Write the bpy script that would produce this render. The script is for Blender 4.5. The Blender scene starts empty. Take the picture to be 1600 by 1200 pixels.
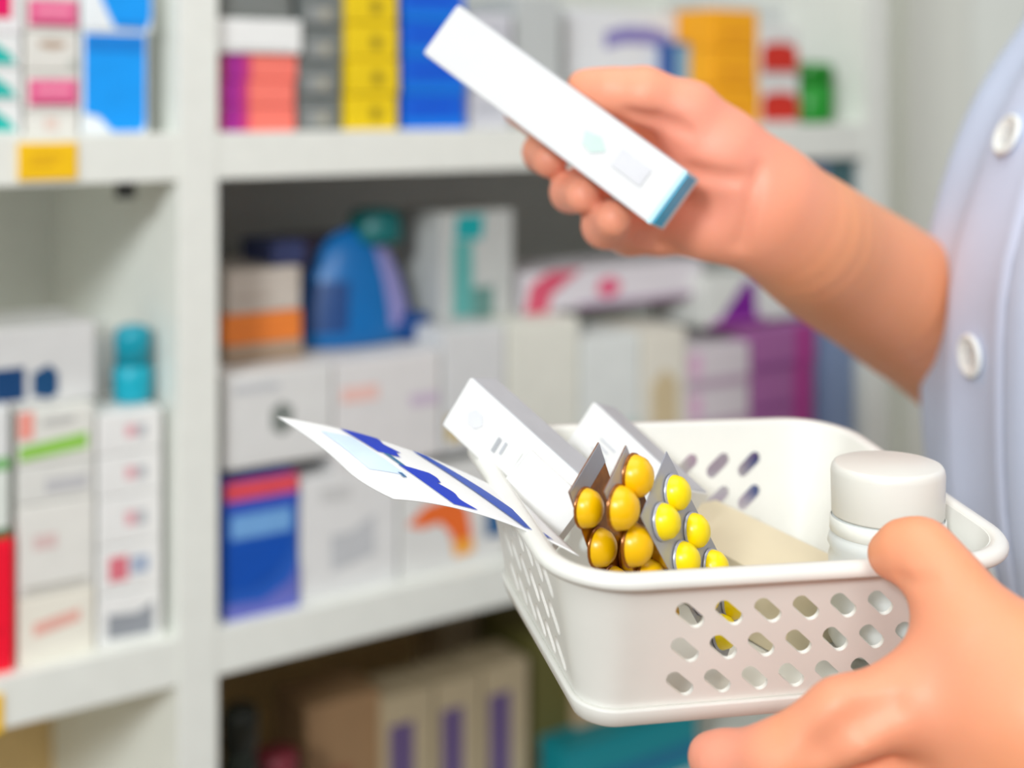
import bpy, bmesh, math, random
import numpy as np
from mathutils import Vector, Matrix
random.seed(4)
SC = bpy.context.scene
COL = SC.collection
F, HY, H = 2200.0, 156.0, 1.22          # focal length in pixels, horizon row, eye height

def at(px, py, Z):                       # a point of the place measured from the photograph
    return Vector(((px-800)/F*Z, Z, (HY-py)/F*Z + H))

# ------------------------------------------------------------------ materials
def lin(c):
    c = c/255.0
    return c/12.92 if c <= 0.04045 else ((c+0.055)/1.055)**2.4
MATS = {}
def mat(rgb, rough=0.5, metal=0.0, trans=0.0, sss=0.0, noise=0.03, scale=60, key=None, bump=0.0, alpha=1.0):
    k = (tuple(rgb), rough, metal, trans, sss, noise, scale, bump, alpha)
    if k in MATS: return MATS[k]
    m = bpy.data.materials.new('paint_%d_%d_%d' % tuple(int(v) for v in rgb))
    m.use_nodes = True
    nt = m.node_tree; b = nt.nodes['Principled BSDF']
    col = [lin(v) for v in rgb]
    tc = nt.nodes.new('ShaderNodeTexCoord')
    nz = nt.nodes.new('ShaderNodeTexNoise'); nz.inputs['Scale'].default_value = scale; nz.inputs['Detail'].default_value = 3
    nt.links.new(tc.outputs['Object'], nz.inputs['Vector'])
    rp = nt.nodes.new('ShaderNodeValToRGB')
    lo = [max(0, v*(1-noise*2)) for v in col]; hi = [min(1, v*(1+noise)) for v in col]
    rp.color_ramp.elements[0].position = 0.3; rp.color_ramp.elements[1].position = 0.7
    rp.color_ramp.elements[0].color = (*lo, 1); rp.color_ramp.elements[1].color = (*hi, 1)
    nt.links.new(nz.outputs['Fac'], rp.inputs['Fac']); nt.links.new(rp.outputs['Color'], b.inputs['Base Color'])
    b.inputs['Roughness'].default_value = rough; b.inputs['Metallic'].default_value = metal
    if trans: b.inputs['Transmission Weight'].default_value = trans
    if alpha < 1: b.inputs['Alpha'].default_value = alpha
    if sss:
        b.inputs['Subsurface Weight'].default_value = sss
        b.inputs['Subsurface Radius'].default_value = (0.012, 0.005, 0.003)
        b.inputs['Subsurface Scale'].default_value = 0.5
    if bump:
        bp = nt.nodes.new('ShaderNodeBump'); bp.inputs['Strength'].default_value = bump; bp.inputs['Distance'].default_value = 0.001
        nt.links.new(nz.outputs['Fac'], bp.inputs['Height']); nt.links.new(bp.outputs['Normal'], b.inputs['Normal'])
    MATS[k] = m
    return m

def skin_mat():
    m = bpy.data.materials.new('skin'); m.use_nodes = True
    nt = m.node_tree; b = nt.nodes['Principled BSDF']
    tc = nt.nodes.new('ShaderNodeTexCoord')
    nz = nt.nodes.new('ShaderNodeTexNoise'); nz.inputs['Scale'].default_value = 22; nz.inputs['Detail'].default_value = 2
    nt.links.new(tc.outputs['Object'], nz.inputs['Vector'])
    rp = nt.nodes.new('ShaderNodeValToRGB')
    rp.color_ramp.elements[0].position = 0.35; rp.color_ramp.elements[1].position = 0.68
    rp.color_ramp.elements[0].color = (0.86, 0.355, 0.165, 1); rp.color_ramp.elements[1].color = (0.88, 0.365, 0.185, 1)
    nt.links.new(nz.outputs['Fac'], rp.inputs['Fac'])
    fa = nt.nodes.new('ShaderNodeAttribute'); fa.attribute_name = 'flush'      # rosier palms and fingertips
    mx = nt.nodes.new('ShaderNodeMix'); mx.data_type = 'RGBA'; mx.inputs[7].default_value = (.89, .345, .235, 1)
    nt.links.new(fa.outputs['Fac'], mx.inputs[0]); nt.links.new(rp.outputs['Color'], mx.inputs[6]); nt.links.new(mx.outputs[2], b.inputs['Base Color'])
    b.inputs['Roughness'].default_value = 0.5
    b.inputs['Subsurface Weight'].default_value = 0.25
    b.inputs['Subsurface Radius'].default_value = (0.010, 0.003, 0.0015)
    b.inputs['Subsurface Scale'].default_value = 0.6
    n2 = nt.nodes.new('ShaderNodeTexNoise'); n2.inputs['Scale'].default_value = 260
    nt.links.new(tc.outputs['Object'], n2.inputs['Vector'])
    bp = nt.nodes.new('ShaderNodeBump'); bp.inputs['Strength'].default_value = 0.12; bp.inputs['Distance'].default_value = 0.001
    nt.links.new(n2.outputs['Fac'], bp.inputs['Height']); nt.links.new(bp.outputs['Normal'], b.inputs['Normal'])
    return m

WHITE = (240, 241, 238)
# ------------------------------------------------------------------ helpers
def obj(name, bm, m, parent=None, smooth=False):
    if isinstance(bm, bpy.types.Mesh): me = bm
    else:
        bmesh.ops.recalc_face_normals(bm, faces=bm.faces)
        me = bpy.data.meshes.new(name); bm.to_mesh(me); bm.free()
    if m is not None:
        for mm in (m if isinstance(m, (list, tuple)) else [m]): me.materials.append(mm)
    if smooth:
        for p in me.polygons: p.use_smooth = True
    o = bpy.data.objects.new(name, me); COL.objects.link(o)
    if parent: o.parent = parent
    return o
def tag(o, label, cat, group=None, kind=None):
    o['label'] = label; o['category'] = cat
    if group: o['group'] = group
    if kind: o['kind'] = kind
    return o
def struct(o): o['kind'] = 'structure'; return o
def empty(name, loc, rz=0.0):
    o = bpy.data.objects.new(name, None); COL.objects.link(o); o.location = loc; o.rotation_euler = (0, 0, rz)
    o.empty_display_size = 0.05
    return o
def add_box(bm, x0, x1, y0, y1, z0, z1, bev=0.0, M=None, seg=2):
    r = bmesh.ops.create_cube(bm, size=1.0)
    vs = r['verts']
    for v in vs:
        v.co = Vector((x0+(v.co.x+.5)*(x1-x0), y0+(v.co.y+.5)*(y1-y0), z0+(v.co.z+.5)*(z1-z0)))
    if M is not None:
        for v in vs: v.co = M @ v.co
    if bev:
        es = list({e for v in vs for e in v.link_edges})
        bmesh.ops.bevel(bm, geom=es, offset=bev, segments=seg, affect='EDGES', profile=0.7)
def boxbm(*a, **k):
    bm = bmesh.new(); add_box(bm, *a, **k); return bm
def add_lathe(bm, prof, n=40, a0=0.0, a1=2*math.pi, sx=1.0, sy=1.0, c=(0, 0)):
    full = abs(a1-a0-2*math.pi) < 1e-6
    rings = []
    for r, z in prof:
        if r < 1e-6 and full: rings.append([bm.verts.new((c[0], c[1], z))]); continue
        k = n if full else n+1
        rings.append([bm.verts.new((c[0]+sx*r*math.cos(a0+(a1-a0)*i/n), c[1]+sy*r*math.sin(a0+(a1-a0)*i/n), z)) for i in range(k)])
    for A, B in zip(rings, rings[1:]):
        m = n
        for i in range(m):
            j = (i+1) % n if full else i+1
            if len(A) == 1 and len(B) == 1: continue
            if len(A) == 1: bm.faces.new((A[0], B[i], B[j]))
            elif len(B) == 1: bm.faces.new((A[i], A[j], B[0]))
            else: bm.faces.new((A[i], A[j], B[j], B[i]))
def lathe(*a, **k):
    bm = bmesh.new(); add_lathe(bm, *a, **k); return bm
def polybm(pts):
    bm = bmesh.new(); f = bm.faces.new([bm.verts.new(p) for p in pts])
    bmesh.ops.triangulate(bm, faces=[f]); return bm

# ------------------------------------------------------------------ the shelving unit
PHI = math.radians(34.8)
UX, UY = math.cos(PHI), math.sin(PHI)
P0 = Vector((-0.234, 1.0, 0))
def s_px(px, d):
    k = (px-800)/F
    return (k*(P0.y+d*UX) - P0.x + d*UY)/(UX - k*UY)
def Zof(s, d): return P0.y + s*UY + d*UX
def sh(s, d, z): return Vector((P0.x+s*UX-d*UY, P0.y+s*UY+d*UX, z))
def z_py(py, Z): return H + (HY-py)/F*Z

SHELF = mat((234, 236, 228), rough=0.45, noise=0.015)
unit = empty('shelving_unit', sh(0, 0, 0), PHI)
tag(unit, 'white open shelving unit stocked with medicine cartons behind the person', 'shelving')
TH = 0.034
ZU = H-0.0235          # top of upper board
ZL = H-0.3820          # top of lower board
ZB = H-0.6450
BOARDS = [0.09, 0.33, ZB, ZL, ZU, ZU+0.36, ZU+0.72]
DEP = 0.30
UP = [(-0.76, -0.73), (-0.003, 0.027), (0.716, 0.748)]
for a, b in UP:
    obj('upright', boxbm(a, b, 0, DEP, 0, 2.02, bev=0.0015), SHELF, unit)
for z in BOARDS:
    for a, b in ((UP[0][1], UP[1][0]), (UP[1][1], UP[2][0])):
        o = obj('shelf_board', boxbm(a, b, 0.001, DEP, z-TH, z, bev=0.0015), SHELF, unit)
WARM_SHADE = mat((212, 178, 120), rough=0.7, noise=0.05)  # brown stands in for warm bounced light in the shaded lower bay
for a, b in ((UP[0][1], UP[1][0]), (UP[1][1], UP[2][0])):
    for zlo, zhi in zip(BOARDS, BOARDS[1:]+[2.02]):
        m = WARM_SHADE if zhi == ZL else SHELF
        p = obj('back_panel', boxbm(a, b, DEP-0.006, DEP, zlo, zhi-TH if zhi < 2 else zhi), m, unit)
        if m is WARM_SHADE: p['label'] = 'back panel below the lower board, warm shade painted brown'
# small dark support pin under the upper board in the left bay
bm = lathe([(0, 0), (0.007, 0), (0.007, 0.012), (0, 0.012)], n=20)
o = obj('support_pin', bm, mat((40, 42, 38), 0.5), unit)
o.location = (s_px(196, 0.02), 0.02, ZU-TH-0.012)

# ------------------------------------------------------------------ cartons
def carton_bm(w, d, h, flap=True):
    bm = bmesh.new()
    add_box(bm, -w/2, w/2, 0, d, 0, h, bev=min(0.0012, h*0.08))
    if flap:                                # the tucked end flap on the front and one glued seam on the side
        add_box(bm, -w/2+0.0012, w/2-0.0012, -0.0005, 0.0003, h*0.04, h*0.97, bev=0.0002, seg=1)
        add_box(bm, -w/2-0.0003, -w/2+0.0003, d*0.1, d*0.97, 0.002, h*0.55, bev=0.0001, seg=1)
    return bm
def add_prints(o, w, h, prints, y=-0.0008):
    # every print: (name, polygon in front-face units, colour[, label])
    for k, pr in enumerate(prints):
        nm, poly, rgb = pr[:3]
        if len(poly) == 4 and not isinstance(poly[0], (tuple, list)):
            u0, v0, u1, v1 = poly; poly = [(u0, v0), (u1, v0), (u1, v1), (u0, v1)]
        yy = y-0.0003*k
        c = obj(nm, polybm([(-w/2+u*w, yy, v*h) for u, v in poly]), mat(rgb, 0.45), o)
        if len(pr) > 3: c['label'] = pr[3]
def carton_w(name, label, s, d, z, w, dep, h, rgb, prints=(), group=None, rz=0.0, cat='carton'):
    o = obj(name, carton_bm(w, dep, h), mat(rgb, 0.5, noise=0.02))
    o.location = sh(s, d, z); o.rotation_euler = (0, 0, PHI+rz)
    add_prints(o, w, h, prints)
    tag(o, label, cat, group)
    return o
def carton(label, x0, x1, top, base, d, dep, rgb, prints=(), group=None, name='medicine_carton', h=None, rz=0.0):
    """x0, x1 and top measured in the photograph, base = height it stands on"""
    a, b = s_px(x0, d), s_px(x1, d)
    s = (a+b)/2; w = b-a-0.0008
    if h is None: h = z_py(top, Zof(s, d)) - base
    carton_w(name, label, s, d, base, w, dep, h, rgb, prints, group, rz)
    return base+h
ORD = {2: ['lower', 'upper'], 3: ['lowest', 'middle', 'topmost'],
       4: ['lowest', 'second lowest', 'third from bottom', 'topmost'],
       5: ['lowest', 'second lowest', 'middle', 'fourth from bottom', 'topmost']}
def stack(what, where, n, x0, x1, top, base, d, dep, rgb, prints, group, jit=0.0015):
    a, b = s_px(x0, d), s_px(x1, d)
    s = (a+b)/2; w = b-a-0.001
    h = (z_py(top, Zof(s, d))-base)/n
    for i in range(n):
        carton_w('medicine_carton', '%s, %s of the stack %s' % (what, ORD[n][i], where), s+random.uniform(-jit, jit), d+random.uniform(0, jit),
                 base+i*h, w, dep, h-0.0006, rgb, prints, group, rz=random.uniform(-.008, .008))
    return base+n*h

EU = ZU
# --- upper shelf, right bay
t = stack('coral carton with purple end band', 'beside the upright', 3, 347, 464, 84, EU, 0.012, 0.12, (255, 128, 112),
      [('printed_band', (0, 0, .26, 1), (172, 40, 150), 'purple band'), ('printed_line', (.26, 0, .36, 1), (214, 62, 120))], 'coral cartons on the upper shelf')
t = carton('plain white carton lying on top of the coral cartons', 340, 472, 30, t+.0004, 0.010, 0.12, WHITE, [('printed_line', (.1, .1, .9, .16), (215, 216, 214))])
carton('grey carton on the plain white carton at the top edge', 345, 456, -30, t+.0004, 0.014, 0.12, (118, 122, 118), [('printed_line', (.1, .4, .8, .5), (135, 139, 136))])
stack('slate grey carton with pale patch', 'beside the yellow cartons', 4, 466, 536, -14, EU, 0.014, 0.12, (112, 118, 116),
      [('printed_label', (.16, .12, .72, .6), (148, 152, 150), 'pale grey patch'), ('printed_mark', (.5, .2, .66, .5), (178, 172, 150))], 'grey cartons on the upper shelf')
stack('yellow carton with dark mark', 'on the upper shelf', 4, 540, 622, -20, EU, 0.010, 0.12, (238, 205, 8),
      [('printed_mark', [(.47, .32), (.56, .25), (.68, .32), (.68, .6), (.56, .68), (.47, .6)], (160, 135, 10), 'dark mark')], 'yellow cartons on the upper shelf')
stack('bright blue carton', 'beside the yellow cartons', 4, 629, 726, -24, EU, 0.010, 0.12, (0, 98, 220),
      [('printed_band', (0, .0, 1, .3), (0, 120, 226)), ('printed_line', (.1, .55, .8, .66), (0, 72, 208))], 'blue cartons on the upper shelf')
stack('pale lilac grey carton', 'behind the box in the raised hand', 3, 733, 800, 20, EU, 0.02, 0.12, (206, 206, 212),
      [('printed_line', (.15, .4, .8, .6), (180, 182, 190))], 'lilac grey cartons')
carton('tall grey carton behind the box in the raised hand', 804, 876, -6, EU, 0.03, 0.1, (190, 194, 192), [('printed_band', (.1, .1, .9, .3), (160, 190, 178))])
zt = carton('white carton with curved purple lettering above the raised hand', 884, 1058, 16, EU, 0.06, 0.1, (222, 224, 226),
      [('printed_lettering', [(.33, .66), (.5, .71), (.75, .71), (.93, .66), (.93, .80), (.75, .86), (.5, .86), (.33, .80)], (132, 124, 184), 'purple lettering'),
       ('printed_patch', (.03, .1, .2, .4), (170, 200, 188))])
carton('small blue carton peeking above the raised hand', 1044, 1098, 66, EU, 0.045, 0.06, (34, 82, 150), [('printed_patch', [(.2, .3), (.8, .62), (.8, .95), (.2, .95)], (120, 172, 206), 'pale blue patch')])
carton('tall white grey carton behind the orange and red cartons', 1100, 1232, 2, EU, 0.11, 0.06, (208, 210, 208), [('printed_line', (.7, .5, .9, .55), (196, 180, 196))])
stack('amber orange carton', 'right of the raised hand', 3, 1114, 1186, 14, EU, 0.012, 0.07, (250, 172, 12),
      [('printed_mark', (.25, .3, .75, .42), (236, 150, 16))], 'orange cartons on the upper shelf')
stack('white carton with red patch', 'left of the green tub', 2, 1188, 1250, 40, EU, 0.012, 0.07, (226, 226, 222),
      [('printed_patch', [(.05, .06), (.95, .06), (.98, .4), (.9, .62), (.5, .68), (.1, .62), (.02, .4)], (212, 46, 28), 'red patch')], 'red and white cartons on the upper shelf')
# green tub
a, b = s_px(1253, .022), s_px(1308, .022); r = (b-a)/2*0.95; hh = z_py(98, Zof((a+b)/2, .022))-EU
tub = obj('tablet_tub', lathe([(0, 0), (r*.8, 0), (r*.93, hh*.03), (r, hh*.1), (r, hh*.66), (0, hh*.66)]), mat((10, 140, 30), 0.35), smooth=True)
tub.location = sh((a+b)/2, .012+r, EU)
obj('lid', lathe([(0, hh*.67), (r*1.03, hh*.67), (r*1.03, hh*.9), (r*.95, hh*.97), (r*.6, hh), (0, hh)]), mat((6, 128, 24), 0.3), tub, True)
tag(tub, 'small green tub at the right end of the upper shelf', 'tub')
# dark teal thing deep under the upper board at the right end
# --- upper shelf, left bay
for i in range(3):
    d = 0.012; a, b = s_px(-96, d), s_px(34, d); hb = 0.0225
    carton_w('medicine_carton', 'white carton with teal corner wedge, %s at the left edge of the upper shelf' % ORD[3][i], (a+b)/2, d, EU+i*hb, b-a, .12, hb-.0005, (236, 238, 236),
             [('printed_wedge', [(.62, .1), (.93, .12), (.86, .42), (.62, .85)], (32, 190, 178), 'teal wedge')], 'teal wedge cartons')
zt = EU+3*0.0225
carton('white carton with magenta end at the top left edge', -96, 36, -30, zt, .012, .12, (238, 236, 236), [('printed_patch', (.3, .3, .86, 1.0), (232, 0, 98), 'magenta patch')])
d = .012; a, b = s_px(38, d), s_px(124, d); s = (a+b)/2; w = b-a-.001
PK = [('printed_label', (.06, .12, .97, .8), (236, 96, 148), 'pink label'), ('printed_line', (.14, .12, .9, .24), (196, 80, 116)), ('printed_lettering', (.2, .42, .85, .6), (250, 150, 180))]
zz = EU
for i, (h, prs, lb) in enumerate([(0.0165, [('printed_mark', (.35, .2, .6, .7), (226, 202, 190))], 'white carton with faint orange mark, lowest under the pink labelled carton'),
                         (0.0265, PK, 'white carton with pink label just above the yellow price tag'),
                         (0.0275, [('printed_mark', [(.25, .62), (.5, .55), (.75, .62), (.75, .74), (.5, .78), (.25, .74)], (186, 160, 138), 'brown mark'), ('printed_spot', (.8, .1, .95, .3), (190, 196, 188))], 'white carton with brown mark between the two pink labelled cartons'),
                         (0.0265, PK, 'white carton with pink label at the top edge of the photo')]):
    carton_w('medicine_carton', lb, s, d, zz, w, .12, h-.0005, (228, 226, 218), prs, 'white cartons left of the sky blue cartons'); zz += h
for i, (tp, lb) in enumerate([(50, 'sky blue fronted white carton standing on the upper shelf by the upright'), (-40, 'sky blue fronted white carton lying on top of its twin at the top edge')]):
    d = .012; a, b = s_px(127, d), s_px(232 if i == 0 else 240, d); s = (a+b)/2; w = b-a-.001
    h0 = EU if i == 0 else zt2+.0005
    hh = z_py(tp, Zof(s, d))-h0; zt2 = h0+hh
    poly = [(.03, .2), (.24, .17), (.45, .02), (.9, .02), (.96, .1), (.96, .98), (.03, .98)] if i == 0 else [(.45, .06), (.9, .04), (.97, .25), (.97, 1), (.12, 1), (.28, .5)]
    carton_w('medicine_carton', lb, s, d, h0, w, .11, hh, (240, 246, 248), [('printed_panel', poly, (0, 158, 250), 'sky blue panel'),
             ('printed_band', [(.06, .8), (.94, .8), (.94, .97), (.06, .97)] if i == 0 else [(.5, .08), (.88, .08), (.9, .16), (.45, .16)], (0, 132, 222))], 'sky blue cartons')
# price tags on the board edges
def price_tag(label, x0, x1, y0, y1, rz=0):
    a, b = s_px(x0, 0), s_px(x1, 0); s = (a+b)/2; Z = Zof(s, 0)
    z0, z1 = z_py(y1, Z), z_py(y0, Z)
    o = obj('price_tag', boxbm(-(b-a)/2, (b-a)/2, -.0012, 0.0008, 0, z1-z0, bev=.0004), mat((252, 200, 10), .4))
    o.location = sh(s, 0, z0); o.rotation_euler = (0, 0, PHI)
    for k in range(2):
        c = obj('printed_line', polybm([(-(b-a)*.3, -.0015, (z1-z0)*(.4+.18*k)), ((b-a)*(.1+.15*k), -.0015, (z1-z0)*(.4+.18*k)), ((b-a)*(.1+.15*k), -.0015, (z1-z0)*(.48+.18*k)), (-(b-a)*.3, -.0015, (z1-z0)*(.48+.18*k))]), mat((226, 170, 8), .5), o)
    tag(o, label, 'price tag', 'yellow price tags')
price_tag('yellow price tag on the edge of the upper shelf', 28, 120, 223, 281)
price_tag('yellow price tag on the lower shelf at the left edge', -70, 4, 1092, 1152)

# --- lower shelf, left bay
EL = ZL
RB = [('printed_mark', (.42, .38, .58, .66), (232, 170, 178)), ('printed_spot', (.6, .36, .74, .66), (186, 190, 194))]
d = .014; a, b = s_px(152, d), s_px(254, d); s = (a+b)/2; w = b-a-.001
zz = EL; Z = Zof(s, d)
for i, (tp, prs, lb) in enumerate([(922, [('printed_label', [(.14, .14), (.86, .10), (.86, .72), (.6, .56), (.14, .62)], (150, 154, 160), 'grey printed block')], 'white carton with grey printed block, lowest beside the upright'),
        (848, [('printed_mark', (.16, .25, .46, .78), (226, 120, 134), 'red mark'), ('printed_spot', (.5, .35, .78, .72), (170, 184, 206), 'blue mark')], 'white carton with red and blue marks above the grey printed one'),
        (772, RB, 'white carton with small red mark, middle of the column under the teal bottle'),
        (706, RB, 'white carton with small red mark, second under the teal bottle'),
        (641, RB, 'white carton with small red mark directly under the teal bottle')]):
    h = z_py(tp, Z)-zz
    carton_w('medicine_carton', lb, s, d, zz, w, .11, h-.0006, (238, 238, 235), prs, 'white cartons under the teal bottle'); zz += h
# teal bottle on this column
hb = z_py(518, Z)-zz; a, b = s_px(184, .03), s_px(243, .03); r = (b-a)/2
TEAL = mat((0, 166, 188), .35)
bt = obj('dropper_bottle', lathe([(0, 0), (r*.85, 0), (r, hb*.05), (r, hb*.42), (r*.82, hb*.5), (0, hb*.5)]), TEAL, smooth=True)
bt.location = sh((a+b)/2+.002, .03+r, zz)
obj('cap', lathe([(0, hb*.5), (r*.92, hb*.5), (r*.92, hb*.88), (r*.8, hb*.96), (r*.4, hb), (0, hb)]), mat((0, 152, 174), .3), bt, True)
tag(bt, 'teal capped bottle standing on the white cartons left of the upright', 'bottle')
carton('large white carton behind the teal bottle', 146, 258, 520, zz, .09, .1, (228, 230, 228), [('printed_line', (.1, .2, .5, .24), (206, 208, 208))])
# middle column
d = .014; a, b = s_px(26, d), s_px(149, d); s = (a+b)/2; w = b-a-.001; Z = Zof(s, d); zz = EL
for tp, rgb, prs, lb in [(925, (238, 234, 220), [('printed_lettering', [(.2, .4), (.8, .52), (.8, .7), (.2, .6)], (236, 178, 164), 'faint coral lettering')], 'cream carton with coral lettering on the lower shelf'),
        (782, (232, 231, 224), [('printed_lettering', (.2, .5, .5, .66), (222, 196, 192)), ('printed_line', (.08, .06, .9, .11), (192, 188, 176))], 'big off-white carton with faint pink lettering above the cream one'),
        (722, (226, 226, 220), [('printed_lettering', (.35, .25, .9, .6), (196, 196, 198), 'grey lettering')], 'off-white carton with grey lettering below the green striped one'),
        (636, (230, 230, 222), [('printed_stripe', [(.02, .1), (.9, .2), (.9, .5), (.02, .36)], (150, 208, 88), 'lime green stripe'), ('printed_bar', [(.0, .5), (.2, .5), (.2, .99), (.0, .99)], (246, 160, 146), 'coral bar'), ('printed_line', (.3, .72, .72, .84), (198, 198, 194))], 'white carton with lime green stripe and coral corner')]:
    h = z_py(tp, Z)-zz
    carton_w('medicine_carton', lb, s, d, zz, w, .11, h-.0006, rgb, prs, 'mixed cartons in the left bay'); zz += h
# row on top, further back
carton('pale grey carton with two navy marks on top of the middle column', -90, 150, 512, zz, .03, .08, (214, 214, 212),
       [('printed_mark', (.2, .08, .52, .5), (0, 62, 112), 'navy mark'), ('printed_spot', [(.57, .12), (.68, .06), (.74, .12), (.74, .38), (.68, .5), (.57, .4)], (6, 70, 116), 'navy spot')])
# left edge: red carton and the ones on it
t = carton('red carton standing at the left edge of the lower shelf', -80, 22, 848, EL, .010, .1, (250, 0, 46), [('printed_line', (.1, .3, .8, .34), (228, 0, 40))])
t = carton('white carton with dark green foot on the red carton', -80, 16, 740, t+.0004, .012, .1, (226, 232, 224), [('printed_band', (0, 0, 1, .14), (74, 112, 64), 'green band')])
t = carton('white carton with green top band at the left edge', -80, 16, 640, t+.0004, .012, .1, (228, 230, 228), [('printed_band', (0, .0, 1, .2), (130, 190, 120), 'green band')])

# --- lower shelf, right bay
carton('blue carton with red top band standing by the upright', 350, 466, 746, EL, .012, .10, (30, 92, 190),
       [('printed_band', (0, .86, 1, 1), (224, 76, 88), 'red band'), ('printed_line', (0, .79, 1, .86), (58, 84, 190)),
        ('printed_lettering', (.08, .58, .9, .75), (116, 170, 224), 'pale blue lettering'), ('printed_panel', [(.02, .56), (.02, .22), (.3, .2), (.6, .25), (.84, .4), (.95, .56)], (0, 78, 178)),
        ('printed_corner', [(.0, .0), (1, .0), (1, .32), (.86, .2), (.5, .1), (0, .12)], (104, 112, 194), 'violet corner')])
zA = H-0.262
zz = carton('white carton with grey printed lettering right of the blue one', 469, 622, 736, EL, .014, .1, (226, 226, 224),
       [('printed_lettering', [(.3, .2), (.75, .28), (.75, .62), (.5, .5), (.3, .5)], (196, 198, 200), 'grey lettering'), ('printed_line', (.2, .78, .5, .9), (206, 206, 204))])
zq = zz
OR = [(.05, .50), (.22, .65), (.48, .70), (.62, .56), (.66, .33), (.68, .13), (.5, .11), (.46, .34), (.36, .47), (.18, .45)]
zz2 = carton('white carton with orange swoosh and navy spot under the leaflet', 610+16, 790, 725, EL, .014, .1, (224, 224, 220),
       [('printed_swoosh', OR, (240, 112, 44), 'orange swoosh'), ('printed_tail', [(.5, .11), (.68, .13), (.67, .27), (.47, .27)], (246, 172, 66), 'amber tail'), ('printed_spot', (.8, .24, .97, .58), (40, 98, 148), 'navy spot')])
h1 = H-.2025
carton('long white carton with a dark round mark on top of the blue carton', 350, 520, 0, EL+(z_py(746, 1.02)-EL)+.001, .012, .1, (222, 222, 219),
       [('printed_spot', [(.42, .38), (.52, .3), (.62, .38), (.62, .58), (.52, .66), (.42, .58)], (126, 132, 126), 'dark mark'), ('printed_line', (.08, .8, .5, .88), (198, 200, 202))], h=h1-(z_py(746, 1.02))-.001)
carton('white carton with faint coral lettering behind the leaflet tip', 522, 688, 0, max(zq, zz2)+.0005, .014, .1, (224, 222, 220),
       [('printed_lettering', (.06, .62, .4, .76), (238, 196, 186), 'coral lettering'), ('printed_line', (.7, .5, .98, .62), (206, 190, 208))], h=h1-max(zq, zz2)-.0005)
hB = H-.188
carton('tall white grey carton behind the pair of open cartons', 692, 790, 0, max(zq, zz2)+.0005, .014, .1, (216, 217, 216), [('printed_patch', (.05, .1, .3, .3), (206, 178, 92), 'gold patch')], h=hB-max(zq, zz2)-.0005)
carton('cream white carton with olive stripe under the teal fronted carton', 793, 905, 0, EL, .014, .1, (226, 226, 214), [('printed_band', (.1, .36, .9, .5), (206, 204, 176))], h=hB-EL)
hC = H-.208
carton('pale carton with mint lower band behind the basket', 908, 1000, 0, EL, .014, .1, (222, 226, 222), [('printed_band', (0, .3, 1, .56), (196, 212, 206), 'mint band')], h=hC-EL)
carton('cream carton with tan round mark behind the basket', 1003, 1072, 0, EL, .014, .1, (226, 222, 208), [('printed_spot', [(.2, .5), (.5, .42), (.8, .5), (.8, .72), (.5, .8), (.2, .72)], (208, 190, 152), 'tan mark')], h=hC-EL)
stack('white carton with pink marks', 'left of the purple cartons', 4, 1075, 1172, 540, EL, .014, .1, (218, 210, 214),
      [('printed_band', (0, .0, 1, .22), (186, 160, 180), 'mauve band'), ('printed_mark', (.02, .3, .2, .9), (222, 176, 206), 'pink mark')], 'pink marked cartons')
stack('mauve carton with magenta edge', 'below the forearm', 3, 1176, 1274, 508, EL+.045, .014, .07, (166, 100, 158),
      [('printed_edge', (.68, 0, .92, 1), (176, 48, 136), 'magenta edge'), ('printed_line', (0, 0, .68, .12), (140, 72, 140))], 'purple cartons')
carton('dark blue carton under the purple cartons', 1176, 1288, 0, EL, .013, .07, (62, 92, 160), [('printed_line', (.1, .4, .8, .5), (50, 66, 140))], h=.0445)
carton('tall slim steel blue carton with dark teal top at the right end', 1291, 1334, 252, EL, .008, .035, (130, 150, 184), [('printed_band', (0, .8, 1, 1), (66, 104, 108), 'dark teal band')])
# things standing on top of those rows, in the shade of the board
t = carton('brown carton at the bottom of the pile beside the upright', 352, 474, 536, h1+.0005, .05, .09, (172, 150, 128), [('printed_band', (0, 0, 1, .35), (140, 112, 84))])
t = carton('orange carton in the pile beside the upright', 350, 472, 488, t+.0005, .05, .09, (236, 132, 52), [('printed_line', (.1, .4, .9, .5), (226, 116, 40))])
t = carton('beige carton on top of the orange carton', 354, 470, 420, t+.0005, .05, .09, (202, 192, 180), [('printed_line', (.1, .3, .6, .4), (184, 170, 158))])
o_ = carton('flat navy carton on the beige carton', 425, 478, 378, t+.0005, .06, .06, (52, 62, 104), [('printed_line', (.1, .4, .8, .5), (44, 52, 90))])
carton('dusky violet carton behind the blue jug', 470, 590, 372, h1+.0005, .16, .06, (130, 114, 146), [('printed_patch', (.1, .5, .7, .85), (112, 96, 126))])
# blue jug
d = .055; a, b = s_px(486, d), s_px(668, d); R = (b-a)/2; s = (a+b)/2; hh = z_py(356, Zof(s, d))-h1
jug = obj('wash_jug', lathe([(0, 0), (R*.9, 0), (R*.98, hh*.04), (R, hh*.14), (R*.93, hh*.34), (R*.8, hh*.55), (R*.62, hh*.76), (R*.42, hh*.9), (R*.2, hh*.97), (0, hh*.98)], sy=.5), mat((0, 104, 172), .35), smooth=True)
jug.location = sh(s, d+R*.55, h1+.0005); jug.rotation_euler = (0, 0, PHI)
def jug_shell(a0, a1, k0, k1, g):
    pr = []
    P = [(R, .14), (R*.93, .34), (R*.8, .55), (R*.62, .76), (R*.42, .9)]
    for r, z in P:
        if k0 <= z <= k1: pr.append((r+g, hh*z))
    return lathe(pr, n=14, a0=a0, a1=a1, sy=.5+g*6)
obj('label', jug_shell(math.radians(292), math.radians(325), .1, .95, .0012), mat((150, 146, 204), .5), jug, True)['label'] = 'lilac label'
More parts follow.
